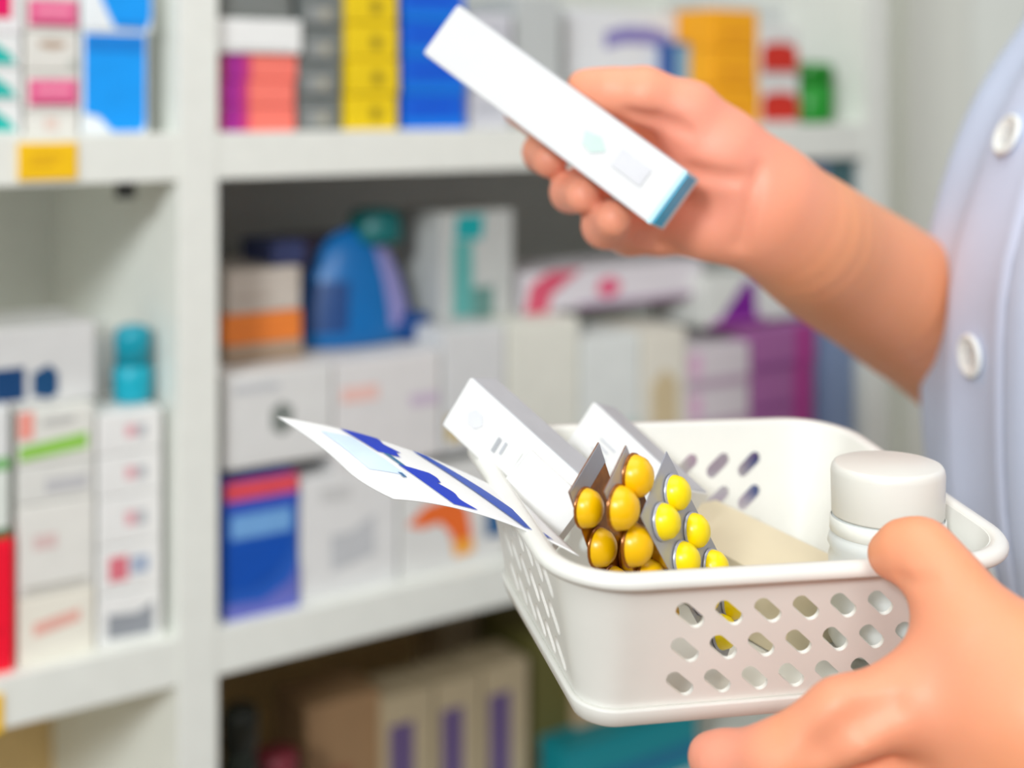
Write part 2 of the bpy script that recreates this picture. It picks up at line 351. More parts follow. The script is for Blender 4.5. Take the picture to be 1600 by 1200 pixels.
obj('side_panel', jug_shell(math.radians(195), math.radians(250), .1, .6, .0012), mat((6, 62, 122), .5), jug, True)['label'] = 'navy panel'
bm = lathe([(0, 0), (.022, 0), (.024, .004), (.022, .022), (.016, .028), (0, .029)], n=24)
cp = obj('cap', bm, mat((0, 104, 104), .4), jug, True); cp.location = (R*.38, 0, hh*.84); cp['label'] = 'dark green cap'
bm = boxbm(-.016, .016, -.004, .006, -.02, .02, bev=.003)
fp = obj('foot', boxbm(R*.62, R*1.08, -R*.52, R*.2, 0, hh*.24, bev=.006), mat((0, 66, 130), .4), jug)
tag(jug, 'blue rounded jug with lilac label and dark green cap', 'jug')
carton('grey white carton with teal stripe standing right of the blue jug', 690, 802, 330, hB+.0005, .05, .07, (190, 192, 188),
       [('printed_patch', [(.16, .76), (.55, .74), (.58, .97), (.2, .97)], (0, 160, 162), 'teal patch'), ('printed_stripe', (.14, .04, .42, .74), (92, 166, 160), 'pale teal stripe'), ('printed_band', (.42, .02, .7, .3), (98, 140, 132))])
carton('long white carton with pink swirl and pink flower below the raised hand', 818, 1098, 416, hB+.0005, .05, .08, (222, 216, 220),
       [('printed_swirl', [(.0, .0), (.12, .0), (.14, .4), (.26, .86), (.3, 1), (.12, 1), (.03, .7)], (214, 86, 112), 'pink swirl'),
        ('printed_flower', [(.38, .35), (.44, .2), (.5, .3), (.52, .55), (.47, .75), (.4, .7)], (224, 96, 130), 'pink flower'), ('printed_band', (.28, 0, 1, .14), (170, 140, 168))])
carton('white carton with dark purple triangle in front of the forearm', 1102, 1252, 425, H-.2145, .03, .08, (220, 222, 216),
       [('printed_triangle', [(.1, .02), (.52, .02), (.5, .84), (.4, .84)], (120, 10, 142), 'purple triangle'), ('printed_band', (.04, 0, .6, .1), (176, 80, 176))])

# --- bottom bay
EB = ZB
r = .012
def bottle(label, px, d, base, r, hbody, rgb, hcap, capcol, caplabel=None, name='pill_bottle'):
    s = s_px(px, d)
    o = obj(name, lathe([(0, 0), (r*.9, 0), (r, .004), (r, hbody*.86), (r*.7, hbody*.97), (r*.7, hbody), (0, hbody)]), mat(rgb, .4), smooth=True)
    o.location = sh(s, d, base)
    c = obj('cap', lathe([(0, hbody), (r*.86, hbody), (r*.86, hbody+hcap*.85), (r*.75, hbody+hcap), (0, hbody+hcap)]), mat(capcol, .4), o, True)
    if caplabel: c['label'] = caplabel
    tag(o, label, 'bottle'); return o
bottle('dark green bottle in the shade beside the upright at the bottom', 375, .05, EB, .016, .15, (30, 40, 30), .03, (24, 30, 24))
bottle('white bottle with dark red cap on the bottom shelf', 432, .07, EB, .021, .1, (190, 194, 188), .028, (120, 40, 52), 'dark red cap')
carton('brown carton on the bottom shelf right of the white bottle', 478, 596, 1092, EB, .10, .06, (150, 118, 84), [('printed_line', (.1, .5, .6, .6), (140, 92, 68))])
for i, (x0, x1, tp) in enumerate([(600, 678, 1082), (682, 752, 1060), (756, 826, 1036)]):
    carton('beige carton with purple side stripe, %s of three on the bottom shelf' % ['leftmost', 'middle', 'rightmost'][i], x0, x1, tp, EB, .09, .05, (176, 160, 130),
           [('printed_stripe', (.1, .1, .58, .82), (98, 80, 122), 'purple stripe')], 'purple striped cartons')
carton('tall pale brown carton behind the purple striped cartons', 688, 770, 958, EB, .20, .05, (176, 156, 124), [('printed_line', (.1, .5, .6, .55), (160, 140, 110))])
carton('tall olive carton beside the purple striped cartons', 832, 905, 985, EB, .10, .09, (96, 92, 46), [('printed_band', (.0, .2, .9, .3), (86, 70, 34))])
t = carton('flat teal carton under the basket on the bottom shelf', 884, 1090, 1140, EB, .06, .1, (0, 132, 142), [('printed_band', (.0, .2, 1, .5), (0, 104, 138), 'blue band')])
carton('small tan carton on the flat teal carton', 902, 966, 1072, t+.0005, .09, .06, (184, 158, 124), [('printed_line', (.1, .4, .8, .5), (168, 140, 108))])

# ------------------------------------------------------------------ the room
flo = obj('floor', boxbm(-3.5, 3.5, -2.5, 4.2, -.05, 0), mat((128, 98, 66), .4, noise=.06, scale=6)); struct(flo)
wb = obj('wall_back', boxbm(-2.2, 3.2, DEP+.004, DEP+.12, 0, 2.7), mat((246, 250, 242), .6, noise=.01)); wb.location = sh(0, 0, 0); wb.rotation_euler = (0, 0, PHI); struct(wb)
tr = obj('trim_1', boxbm(1.12, 1.25, DEP-.02, DEP+.004, 0, 2.7, bev=.004), mat((238, 240, 230), .5, noise=.01)); tr.location = sh(0, 0, 0); tr.rotation_euler = (0, 0, PHI); struct(tr)

# ------------------------------------------------------------------ the basket
C0 = at(890, 905, .47)
bd = Vector((-.26, 1, .105)).normalized(); bw = Vector((1, .263, -.032)); bw = (bw-bd*bw.dot(bd)).normalized(); bu = bw.cross(bd)
BM = Matrix.Translation(C0) @ Matrix((bw, bd, bu)).transposed().to_4x4()
BI = BM.inverted()
BW, BD, BH, BT = .172, .150, .062, .015
def ring_geom(z):
    k = -z/BH
    t = BT*k; r = .024+( .012-.024)*k
    return t, t, BW-t, BD-t, r
SIDES = ['f', 'r', 'b', 'l']
def straight(side, z):                    # end points of the straight run, counter-clockwise seen from above
    x0, y0, x1, y1, r = ring_geom(z)
    return {'f': ((x0+r, y0), (x1-r, y0)), 'r': ((x1, y0+r), (x1, y1-r)), 'b': ((x1-r, y1), (x0+r, y1)), 'l': ((x0, y1-r), (x0, y0+r))}[side]
def wpt(side, a, z):
    p, q = straight(side, z); return Vector((p[0]+(q[0]-p[0])*a, p[1]+(q[1]-p[1])*a, z))
def corner(side, z, n=10):                # arc following that side
    x0, y0, x1, y1, r = ring_geom(z)
    c, a0 = {'f': ((x1-r, y0+r), -90), 'r': ((x1-r, y1-r), 0), 'b': ((x0+r, y1-r), 90), 'l': ((x0+r, y0+r), 180)}[side]
    return [Vector((c[0]+r*math.cos(math.radians(a0+90*i/n)), c[1]+r*math.sin(math.radians(a0+90*i/n)), z)) for i in range(n+1)]
HOLE = [-.0105-.0142*i for i in range(4)]      # three rows of slots
ZLV = [0.0]+HOLE+[-BH]
def stadium(L, w, ang, n=24):
    r = w/2; h = L/2-r; pts = []
    for i in range(n//2+0): 
        th = -math.pi/2+math.pi*i/(n//2-1); pts.append((h+r*math.cos(th), r*math.sin(th)))
    for i in range(n//2):
        th = math.pi/2+math.pi*i/(n//2-1); pts.append((-h+r*math.cos(th), r*math.sin(th)))
    ca, sa = math.cos(ang), math.sin(ang)
    return [(x*ca-y*sa, x*sa+y*ca) for x, y in pts]
def wall_bm():
    bm = bmesh.new()
    def quad(a, b, c, d_): bm.faces.new([bm.verts.new(p) for p in (a, b, c, d_)])
    for s in SIDES:
        L = (Vector(straight(s, 0)[1])-Vector(straight(s, 0)[0])).length
        nc = 8 if s in 'fb' else 7
        m = {'f': .014, 'b': .009}.get(s, .012)/L; me_ = .006/L
        nc = 7 if s in 'fb' else 6
        cw = (1-m-me_)/nc
        for z0, z1 in zip(ZLV, ZLV[1:]):
            holes = z0 in HOLE and z1 in HOLE
            cols = [0, m]+[m+cw*(i+1) for i in range(nc)]+[1]
            for i, (a0, a1) in enumerate(zip(cols, cols[1:])):
                if not holes or a0 == 0 or a1 == 1:
                    ns = 6
                    for q in range(ns):
                        b0, b1 = a0+(a1-a0)*q/ns, a0+(a1-a0)*(q+1)/ns
                        quad(wpt(s, b0, z0), wpt(s, b1, z0), wpt(s, b1, z1), wpt(s, b0, z1))
                    continue
                W_, H_ = (a1-a0)*L, z0-z1
                n = 24
                out = []
                for q in range(6): out.append((-W_/2+W_*q/6, -H_/2))
                for q in range(6): out.append((W_/2, -H_/2+H_*q/6))
                for q in range(6): out.append((W_/2-W_*q/6, H_/2))
                for q in range(6): out.append((-W_/2, H_/2-H_*q/6))
                inn = stadium(.0132, .0058, math.radians(-41))
                best = min(range(n), key=lambda k: sum((out[j][0]-inn[(j+k) % n][0])**2+(out[j][1]-inn[(j+k) % n][1])**2 for j in range(n)))
                inn = inn[best:]+inn[:best]
                f = lambda p: wpt(s, a0+(a1-a0)*(p[0]+W_/2)/W_, z1+(p[1]+H_/2))
                ov = [bm.verts.new(f(p)) for p in out]; iv = [bm.verts.new(f(p)) for p in inn]
                for j in range(n): bm.faces.new((ov[j], ov[(j+1) % n], iv[(j+1) % n], iv[j]))
        for z0, z1 in zip(ZLV, ZLV[1:]):
            A, B = corner(s, z0), corner(s, z1)
            for i in range(len(A)-1): quad(A[i], A[i+1], B[i+1], B[i])
    bmesh.ops.remove_doubles(bm, verts=bm.verts, dist=1e-5)
    return bm
def loop_pts(z, grow=0.0, zz=None):
    pts = []
    for s in SIDES:
        p, q = straight(s, z)
        for i in range(12): pts.append(Vector((p[0]+(q[0]-p[0])*i/12, p[1]+(q[1]-p[1])*i/12, z)))
        pts += corner(s, z)[:-1]
    if grow or zz is not None:
        n = len(pts); out = []
        for i in range(n):
            t = pts[(i+1) % n]-pts[i-1]; nn = Vector((t.y, -t.x, 0)).normalized()
            out.append(Vector((pts[i].x+nn.x*grow, pts[i].y+nn.y*grow, z if zz is None else zz)))
        return out
    return pts
def sweep(levels):                          # levels: (z used for outline, outward offset, height), closed profile
    bm = bmesh.new(); R_ = [[bm.verts.new(p) for p in loop_pts(a, b, c)] for a, b, c in levels]
    n = len(R_[0])
    for A, B in zip(R_, R_[1:]+R_[:1]):
        for i in range(n): bm.faces.new((A[i], A[(i+1) % n], B[(i+1) % n], B[i]))
    return bm
BASKET = mat((233, 232, 225), .38, noise=.01, sss=.0)
basket = empty('storage_basket', (0, 0, 0)); basket.matrix_world = BM
tag(basket, 'white perforated plastic basket of medicines held in the near hand', 'basket')
w_ = obj('wall', wall_bm(), BASKET, basket, True)
md = w_.modifiers.new('thickness', 'SOLIDIFY'); md.thickness = .0016; md.offset = -1
md = w_.modifiers.new('crisp', 'EDGE_SPLIT'); md.split_angle = math.radians(32)
obj('rim', sweep([(0, -.0014, -.001), (0, -.0010, .0008), (0, .001, .0014), (0, .0042, .0010), (0, .0056, -.0006), (0, .0056, -.0026), (0, .0046, -.0038), (0, .0036, -.0026), (0, .0026, -.0012), (0, .0, -.0012)]), BASKET, basket, True)
obj('base_lip', sweep([(-.0545, -.0004, -.0545), (-.0545, .0020, -.0546), (-.0555, .0024, -.0552), (-.062, .0018, -.0612), (-.062, -.0006, -.0626), (-.062, -.003, -.0626), (-.056, -.001, -.0575)]), BASKET, basket, True)
bm = bmesh.new(); bm.faces.new([bm.verts.new(p) for p in loop_pts(-BH, -.0002, -BH+.0006)])
fl = obj('bottom', bm, BASKET, basket); md = fl.modifiers.new('thickness', 'SOLIDIFY'); md.thickness = .0016; md.offset = 0

def frame(origin, X, Y, Zv): return Matrix.Translation(origin) @ Matrix((X, Y, Zv)).transposed().to_4x4()
SIDE_SHADE = mat((186, 188, 192), .5)  # grey paints in the shade on carton sides turned from the light
def held_carton(name, label, A, B, wv, thick, wlen, prints, rgb=(236, 236, 234), side=True, group=None, cat='carton', extra=None):
    """A..B runs along the front face's right edge, wv points across the face"""
    Lv = B-A; L = Lv.length; Lx = Lv.normalized(); wv = (wv-Lx*wv.dot(Lx)).normalized(); nv = Lx.cross(wv)
    if nv.dot(A-Vector((0, 0, H))) > 0: nv = -nv       # towards the room
    bm = bmesh.new(); add_box(bm, 0, L, 0, wlen, -thick, 0, bev=.0007)
    add_box(bm, -.0004, .0004, .001, wlen-.001, -thick*.95, -.0006, bev=.0002, seg=1)
    add_box(bm, .001, L-.001, wlen-.0003, wlen+.0003, -thick*.9, -.001, bev=.0001, seg=1)
    o = obj(name, bm, mat(rgb, .45, noise=.008))
    o.matrix_world = frame(A, Lx, wv, nv)
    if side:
        s_ = obj('side_panel', boxbm(.0008, L-.0008, -.0004, .0004, -thick+.0008, -.0008), SIDE_SHADE, o); s_['label'] = 'side panel with shade painted grey'
    for k, pr in enumerate(prints):
        nm, poly, c = pr[:3]
        q = obj(nm, polybm([(u*L, v*wlen, .0004+.0002*k) for u, v in poly]), mat(c, .5), o)
        if len(pr) > 3: q['label'] = pr[3]
    tag(o, label, cat, group)
    return o, L
rect = lambda a, b, c, d: [(a, b), (c, b), (c, d), (a, d)]
# open cartons standing in the basket
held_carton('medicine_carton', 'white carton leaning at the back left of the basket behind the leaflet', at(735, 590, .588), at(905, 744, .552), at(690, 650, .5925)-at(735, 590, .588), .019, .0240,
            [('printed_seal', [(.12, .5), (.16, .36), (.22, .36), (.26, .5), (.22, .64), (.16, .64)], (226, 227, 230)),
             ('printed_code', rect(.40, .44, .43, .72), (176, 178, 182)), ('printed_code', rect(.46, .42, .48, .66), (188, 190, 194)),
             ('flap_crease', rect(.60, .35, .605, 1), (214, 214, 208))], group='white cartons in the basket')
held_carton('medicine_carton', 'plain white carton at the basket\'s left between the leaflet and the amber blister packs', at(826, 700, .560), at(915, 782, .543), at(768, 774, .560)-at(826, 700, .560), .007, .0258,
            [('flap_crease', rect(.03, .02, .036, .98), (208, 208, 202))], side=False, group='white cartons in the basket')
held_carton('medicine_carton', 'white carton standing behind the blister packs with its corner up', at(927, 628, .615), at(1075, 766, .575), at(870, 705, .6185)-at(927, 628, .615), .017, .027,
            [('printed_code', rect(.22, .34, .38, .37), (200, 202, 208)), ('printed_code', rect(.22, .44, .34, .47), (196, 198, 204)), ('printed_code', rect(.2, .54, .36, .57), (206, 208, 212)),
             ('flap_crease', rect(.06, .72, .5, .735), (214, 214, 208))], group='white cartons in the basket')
# cream carton lying along the basket
q0, q1 = Vector((.1425, .0625, -.031)), Vector((.113, .139, -.031))
Xv = (q1-q0).normalized(); Yv = Vector((-Xv.y, Xv.x, 0))
bm = bmesh.new(); add_box(bm, 0, (q1-q0).length, 0, .040, -.029, 0, bev=.0008); add_box(bm, -.0004, .0004, .001, .039, -.027, -.001, bev=.0001, seg=1)
cc = obj('medicine_carton', bm, mat((226, 214, 182), .5, noise=.01)); cc.matrix_world = BM @ frame(q0, Xv, Yv, Vector((0, 0, 1)))
obj('flap_crease', polybm([(.006, .001, .0004), (.007, .001, .0004), (.007, .039, .0004), (.006, .039, .0004)]), mat((226, 220, 198), .5), cc)
tag(cc, 'cream carton lying flat along the basket floor right of the blister packs', 'carton', 'white cartons in the basket')

# blister packs
def blister(label, pL, pR, Z, Rpx, Lpx, foil, film, rows, margin=None, cell=None, wf=2.1, pr_=.0056, skip=()):
    k = Z/F
    Rv = Vector((Rpx[0], Rpx[2], -Rpx[1]))*k; Lv = Vector((Lpx[0], Lpx[2], -Lpx[1]))*k
    rl, ll = Rv.length, Lv.length
    c = at(*pL, Z)+Rv/2
    X = Rv.normalized(); Y = (Lv-X*Lv.dot(X)).normalized(); N = X.cross(Y)
    if N.dot(c-Vector((0, 0, H))) > 0: N = -N
    w = rl*wf; l0, l1 = -ll*.62, ll*(rows-.45)
    root = empty('blister_pack', (0, 0, 0)); root.matrix_world = frame(c, X, Y, N)
    b_ = boxbm(-w/2, w/2, l0, l1, -.0004, .0, bev=.00015, seg=1)
    obj('foil', b_, foil, root)
    if margin: obj('foil_margin', boxbm(-w/2+.0003, w/2-.0003, l0+.0002, -ll*.14, .0001, .0003), margin, root)['label'] = 'silver foil margin'
    for r_ in range(rows):
        for sgn in (-1, 1):
            if (r_, sgn) in skip: continue
            rr = pr_
            bm = lathe([(rr, 0), (rr*.98, rr*.25), (rr*.87, rr*.6), (rr*.6, rr*.88), (rr*.3, rr*1.0), (0, rr*1.03)], n=20, sy=1.06)
            p = obj('tablet', bm, film, root, True); p.location = (sgn*rl*.5, ll*r_, .0003)
            bm = bmesh.new(); add_lathe(bm, [(rr*1.06, 0), (rr*1.04, rr*.12), (rr*.99, rr*.14)], n=20, sy=1.06)
            p2 = obj('blister_rim', bm, cell or foil, root, True); p2.location = (sgn*rl*.5, ll*r_, .0003)
    tag(root, label, 'blister pack', 'blister packs in the basket')
SILV = mat((176, 178, 188), .35, metal=.35, noise=.04)
AMB = mat((158, 92, 10), .22, metal=.3, noise=.2, scale=150)
YEL = mat((255, 226, 0), .3, noise=.03); ORY = mat((255, 196, 0), .3, noise=.06)
SK = ((0, 1), (1, 1))
blister('amber blister pack of yellow tablets nearest the basket\'s left corner', (911, 793), (945, 757), .503, (32, -36, 50), (22, 75, 36), AMB, ORY, 4, SILV, wf=1.6, pr_=.0069, skip=SK)
blister('amber blister pack of yellow tablets, middle of the three', (963, 793), (997, 757), .492, (27, -37, 46), (22, 75, 36), AMB, ORY, 4, SILV, wf=1.5, pr_=.0076, skip=SK[1:])
blister('silver blister pack of bright yellow tablets, rightmost of the three', (1033, 815), (1058, 783), .505, (22, -33, 42), (34, 74, 34), SILV, YEL, 4, wf=2.3, pr_=.0064)

# folded leaflet resting on the basket's left rim
Q1, Q4, Q2, Q3 = at(432, 650, .60), at(815, 782, .552), at(585, 776, .535), at(905, 868, .497)
def leaf(u, v, g=0.0):
    p = (Q1*(1-u)+Q4*u)*(1-v)+(Q2*(1-u)+Q3*u)*v
    p = p+Vector((0, 0, 1))*(.0052*4*u*(1-u)+.0012*math.sin(v*math.pi*1.2)*(1-u) + g)
    return p
def leaf_patch(u0f, u1f, v0, v1, g, n=24, m=8):
    bm = bmesh.new(); V = []
    for i in range(n+1):
        v = v0+(v1-v0)*i/n; a, b = u0f(v), u1f(v)
        V.append([bm.verts.new(leaf(a+(b-a)*j/m, v, g)) for j in range(m+1)])
    for i in range(n):
        for j in range(m): bm.faces.new((V[i][j], V[i+1][j], V[i+1][j+1], V[i][j+1]))
    return bm
lf = obj('leaflet', leaf_patch(lambda v: .02*math.sin(v*math.pi)+.10*max(0, (v-.7)/.3)**2, lambda v: 1, 0, 1, 0, 24, 32), mat((236, 236, 235), .55, noise=.006), smooth=True)
md = lf.modifiers.new('thickness', 'SOLIDIFY'); md.thickness = .0004; md.offset = -1
tag(lf, 'white folded leaflet with blue stripes resting on the basket\'s left rim', 'leaflet')
BLUE = mat((20, 74, 178), .5); BLUE2 = mat((26, 60, 186), .5)
jag = lambda v: .045*(1 if math.sin(v*9.0+.6) > .2 else .35)+.012*math.sin(v*31)
obj('printed_stripe', leaf_patch(lambda v: .255+.16*v, lambda v: .255+.16*v+.10+jag(v), .04, .36, .0005), BLUE2, lf, True)['label'] = 'ragged dark blue stripe'
obj('printed_stripe', leaf_patch(lambda v: .30+.10*v, lambda v: .32+.10*v+.008, .36, .52, .0005), mat((50, 110, 150), .5), lf, True)['label'] = 'thin teal line'
obj('printed_stripe', leaf_patch(lambda v: .255+.17*v, lambda v: .255+.17*v+.09+jag(v+.3), .52, .97, .0005), BLUE2, lf, True)['label'] = 'ragged dark blue stripe'
obj('printed_stripe', leaf_patch(lambda v: .55+.215*v, lambda v: .55+.215*v+.045+.095*math.sin(min(1, v*1.2)*math.pi*.62), .05, .97, .0005), BLUE, lf, True)['label'] = 'long blue stripe'
obj('printed_panel', leaf_patch(lambda v: .12+.03*v, lambda v: .24+.12*v, .18, .68, .0004), mat((206, 224, 248), .5), lf, True)['label'] = 'pale blue panel'
obj('printed_mark', leaf_patch(lambda v: .285, lambda v: .305, .66, .72, .0006), mat((70, 110, 150), .5), lf, True)

# white bottle in the basket
BZ = .549
pt = at(1387, 725, BZ); rb = 87.5*BZ/F
bot = obj('pill_bottle', lathe([(0, -.070), (rb*.96, -.070), (rb*1.04, -.067), (rb*1.04, -.036), (rb*1.0, -.033), (rb*1.06, -.0305), (rb*1.02, -.0275), (rb*.98, -.026), (rb*.98, -.0205), (rb*.9, -.0195), (0, -.0195)], n=56), mat((222, 226, 224), .3, noise=.006), smooth=True)
bot.location = pt
obj('cap', lathe([(0, -.0195), (rb*.97, -.0195), (rb*.985, -.0188), (rb, -.003), (rb*.985, -.0012), (rb*.95, 0), (rb*.9, .0004), (0, .0003)], n=56), mat((228, 226, 218), .35, noise=.006), bot, True)
obj('cap_ring', lathe([(rb*.99, -.0262), (rb*1.015, -.0258), (rb*1.015, -.0208), (rb*.99, -.0203)], n=56), mat((240, 241, 234), .4), bot, True)
tag(bot, 'white pill bottle with wide white cap standing in the basket', 'bottle')

# ------------------------------------------------------------------ box in the raised hand
bA = at(715, 8, .667); bB = at(1075, 270, .614)
wv = at(700, 26, .664)-at(715, 8, .667)
Lh = (bB-bA)
wimg = Vector((-.72, 0, -1.0)); wimg.y = -(wimg.x*Lh.x+wimg.z*Lh.z)/Lh.y
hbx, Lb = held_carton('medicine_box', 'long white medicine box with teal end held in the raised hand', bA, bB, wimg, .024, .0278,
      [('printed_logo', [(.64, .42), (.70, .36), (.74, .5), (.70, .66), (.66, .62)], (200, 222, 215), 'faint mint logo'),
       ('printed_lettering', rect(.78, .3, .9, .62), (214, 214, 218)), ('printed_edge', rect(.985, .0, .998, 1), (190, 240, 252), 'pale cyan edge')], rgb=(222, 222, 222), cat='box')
en = obj('end_flap', boxbm(Lb-.0003, Lb+.0006, .0008, .0270, -.0165, -.0006, bev=.0002), mat((0, 182, 224), .4), hbx); en['label'] = 'teal end flap'

# ------------------------------------------------------------------ the person
def V3(p): return np.array(p, dtype=np.float32)
def cap_d(P, a, b, ra, rb):
    a = V3(a); b = V3(b); ab = b-a; L2 = float(ab.dot(ab))+1e-12
    t = np.clip(((P-a) @ ab)/L2, 0, 1)
    q = P-a-t[..., None]*ab
    return np.sqrt((q*q).sum(-1))-(ra+(rb-ra)*t)
def smin(a, b, k):
    h = np.clip(.5+.5*(b-a)/k, 0, 1)
    return b*(1-h)+a*h-k*h*(1-h)
def smax(a, b, k): return -smin(-a, -b, k)
def chain(P, pts, k):
    d_ = None
    for (a, ra), (b, rb_) in zip(pts, pts[1:]):
        e = cap_d(P, a, b, ra, rb_); d_ = e if d_ is None else smin(d_, e, k)
    return d_
def surface_nets(sdf, lo, hi, h):
    lo = np.array(lo); hi = np.array(hi); n = np.ceil((hi-lo)/h).astype(int)+1
    ax = [(lo[i]+h*np.arange(n[i])).astype(np.float32) for i in range(3)]
    val = np.empty(n, np.float32)
    for i in range(0, n[0], 16):
        X, Y, Z_ = np.meshgrid(ax[0][i:i+16], ax[1], ax[2], indexing='ij')
        val[i:i+16] = sdf(np.stack([X, Y, Z_], -1))
    ins = val < 0
    c = np.zeros(np.array(n)-1, int)
    for dx in (0, 1):
        for dy in (0, 1):
            for dz in (0, 1): c += ins[dx:n[0]-1+dx, dy:n[1]-1+dy, dz:n[2]-1+dz]
    act = (c > 0) & (c < 8); idx = -np.ones(act.shape, int); cells = np.argwhere(act); idx[act] = np.arange(len(cells))
    acc = np.zeros((len(cells), 3)); cnt = np.zeros(len(cells))
    for axis in range(3):
        o1, o2 = [k for k in range(3) if k != axis]
        for u_ in (0, 1):
            for v_ in (0, 1):
                s_ = cells.copy(); s_[:, o1] += u_; s_[:, o2] += v_
                e_ = s_.copy(); e_[:, axis] += 1
                a = val[tuple(s_.T)]; b = val[tuple(e_.T)]; m = (a < 0) != (b < 0)
                t = np.where(m, a/(a-b+1e-12), 0)
                p = s_.astype(float); p[:, axis] += t
                acc[m] += p[m]; cnt[m] += 1
    verts = lo+h*acc/np.maximum(cnt, 1)[:, None]
    faces = []
    for axis in range(3):
        o1, o2 = (axis+1) % 3, (axis+2) % 3
        sl0 = [slice(None)]*3; sl1 = [slice(None)]*3; sl0[axis] = slice(0, -1); sl1[axis] = slice(1, None)
        a = ins[tuple(sl0)]; b = ins[tuple(sl1)]
        E_ = np.argwhere(a != b); E_ = E_[(E_[:, o1] > 0) & (E_[:, o2] > 0) & (E_[:, o1] < n[o1]-1) & (E_[:, o2] < n[o2]-1)]
        flip = ~a[tuple(E_.T)]
        def cell(du, dv):
            q = E_.copy(); q[:, o1] -= du; q[:, o2] -= dv; return idx[tuple(q.T)]
        Q = np.stack([cell(1, 1), cell(0, 1), cell(0, 0), cell(1, 0)], 1)
        Q[flip] = Q[flip][:, ::-1]; faces.append(Q)
    return verts, np.concatenate(faces)

KZ = 1.13
def R(px, py, z, r): return (tuple(at(px, py, z*KZ)), r*KZ)
def Lp(px, py, z, r): return (tuple(at(px, py, z)), r)
def refine(pts, m=5):                       # smooth curve through the joints, so the limb has no ridges
    Q = [np.array(list(p)+[r_], dtype=float) for p, r_ in pts]; Q = [2*Q[0]-Q[1]]+Q+[2*Q[-1]-Q[-2]]; out = []
    for i in range(1, len(Q)-2):
        p0, p1, p2, p3 = Q[i-1:i+3]
        for k in range(m):
            t = k/m; q = .5*((2*p1)+(-p0+p2)*t+(2*p0-5*p1+4*p2-p3)*t*t+(-p0+3*p1-3*p2+p3)*t**3); out.append((tuple(q[:3]), float(q[3])))
    return out+[pts[-1]]
def crease(P, d_, pts, r, k):
    return smax(d_, -chain(P, pts, .002), k)

elbowR = (.302, .875, H-.160)
armR = [R(1190, 322, .602, .0249), R(1250, 365, .622, .0292), R(1302, 404, .655, .0322), R(1371, 447, .69, .0348), R(1450, 500, .735, .0378), (elbowR, .044), ((.325, .872, H-.08), .043)]
palmR = [[R(1175, 300, .602, .0215), R(1120, 240, .594, .0192), R(1085, 208, .592, .0150)],         # thenar
         [R(1165, 342, .602, .0165), R(1105, 348, .600, .0140), R(1040, 352, .608, .0128)],         # hypothenar
         [R(1180, 318, .608, .0215), R(1080, 275, .632, .0180), R(1000, 232, .644, .0130)],
         [R(1095, 230, .632, .0150), R(985, 170, .644, .0110)],
         [R(1090, 305, .632, .0165), R(1030, 295, .644, .0120)]]
fingR = [[R(975, 160, .644, .0110), R(850, 190, .638, .0092), R(814, 172, .630, .0080)],
         [R(985, 205, .646, .0112), R(862, 226, .624, .0092), R(848, 238, .603, .0084), R(858, 250, .590, .0076)],
         [R(1010, 250, .644, .0110), R(908, 294, .614, .0092), R(892, 300, .592, .0086), R(910, 305, .576, .0076)],
         [R(1045, 352, .618, .0126), R(985, 360, .602, .0106), R(945, 352, .584, .0094), R(958, 342, .570, .0078)]]
thumbR = [R(1125, 238, .600, .0180), R(1075, 178, .590, .0133), R(1005, 150, .587, .0116), R(955, 144, .590, .0097), R(922, 137, .594, .0072), R(908, 133, .596, .0056)]
def sdfR(P):
    arm = chain(P, refine(armR, 4), .0006)
    pm = None
    for c_ in palmR:
        e = chain(P, c_, .008); pm = e if pm is None else smin(pm, e, .007)
    fg = None
    for c_ in fingR:
        e = chain(P, c_, .0035); fg = e if fg is None else smin(fg, e, .0012)
    th = chain(P, thumbR, .006)
    d_ = smin(arm, pm, .018)
    d_ = smin(d_, fg, .006); d_ = smin(d_, th, .005)
    return d_
elbowL = (.400, .470, H-.215); wristL = (.190, .445, H-.205)
armL = [(wristL, .0255), ((.24, .447, H-.209), .027), ((.32, .458, H-.214), .038), (elbowL, .042)]
palmL = [[(wristL, .0255), Lp(1620, 1090, .452, .0235), Lp(1530, 1050, .462, .0200)],
         [(wristL, .0250), Lp(1600, 1140, .452, .0240), Lp(1455, 1085, .462, .0150)],
         [(wristL, .0250), Lp(1580, 1200, .458, .0240), Lp(1465, 1165, .468, .0150)],
         [(wristL, .0230), Lp(1590, 1260, .468, .0220), Lp(1490, 1240, .478, .0140)]]
fingL = [[Lp(1440, 1092, .462, .0145), Lp(1320, 1124, .459, .0126), Lp(1215, 1186, .466, .0114), Lp(1128, 1188, .480, .0092), Lp(1108, 1182, .484, .0074)],
         [Lp(1460, 1190, .472, .0145), Lp(1345, 1232, .472, .0116), Lp(1230, 1255, .485, .0108), Lp(1150, 1245, .505, .0088)],
         [Lp(1490, 1240, .480, .0140), Lp(1380, 1275, .485, .0110), Lp(1290, 1285, .508, .0102), Lp(1225, 1265, .530, .0085)],
         [Lp(1510, 1300, .485, .0125), Lp(1430, 1320, .495, .0098), Lp(1370, 1310, .515, .0090), Lp(1320, 1290, .535, .0075)]]
thumbL = [Lp(1600, 1080, .455, .0235), Lp(1524, 988, .463, .0152), Lp(1478, 914, .472, .0118), Lp(1440, 864, .481, .0102), Lp(1408, 863, .486, .0084), Lp(1386, 868, .489, .0058)]
def sdfL(P):
    arm = chain(P, refine(armL, 3), .0006); pm = None
    for c_ in palmL:
        e = chain(P, c_, .008); pm = e if pm is None else smin(pm, e, .009)
    fg = None
    for c_ in fingL:
        e = chain(P, c_, .0045); fg = e if fg is None else smin(fg, e, .0016)
    th = chain(P, thumbL, .008)
    d_ = smin(arm, pm, .016); d_ = smin(d_, fg, .008); d_ = smin(d_, th, .012)
    return d_
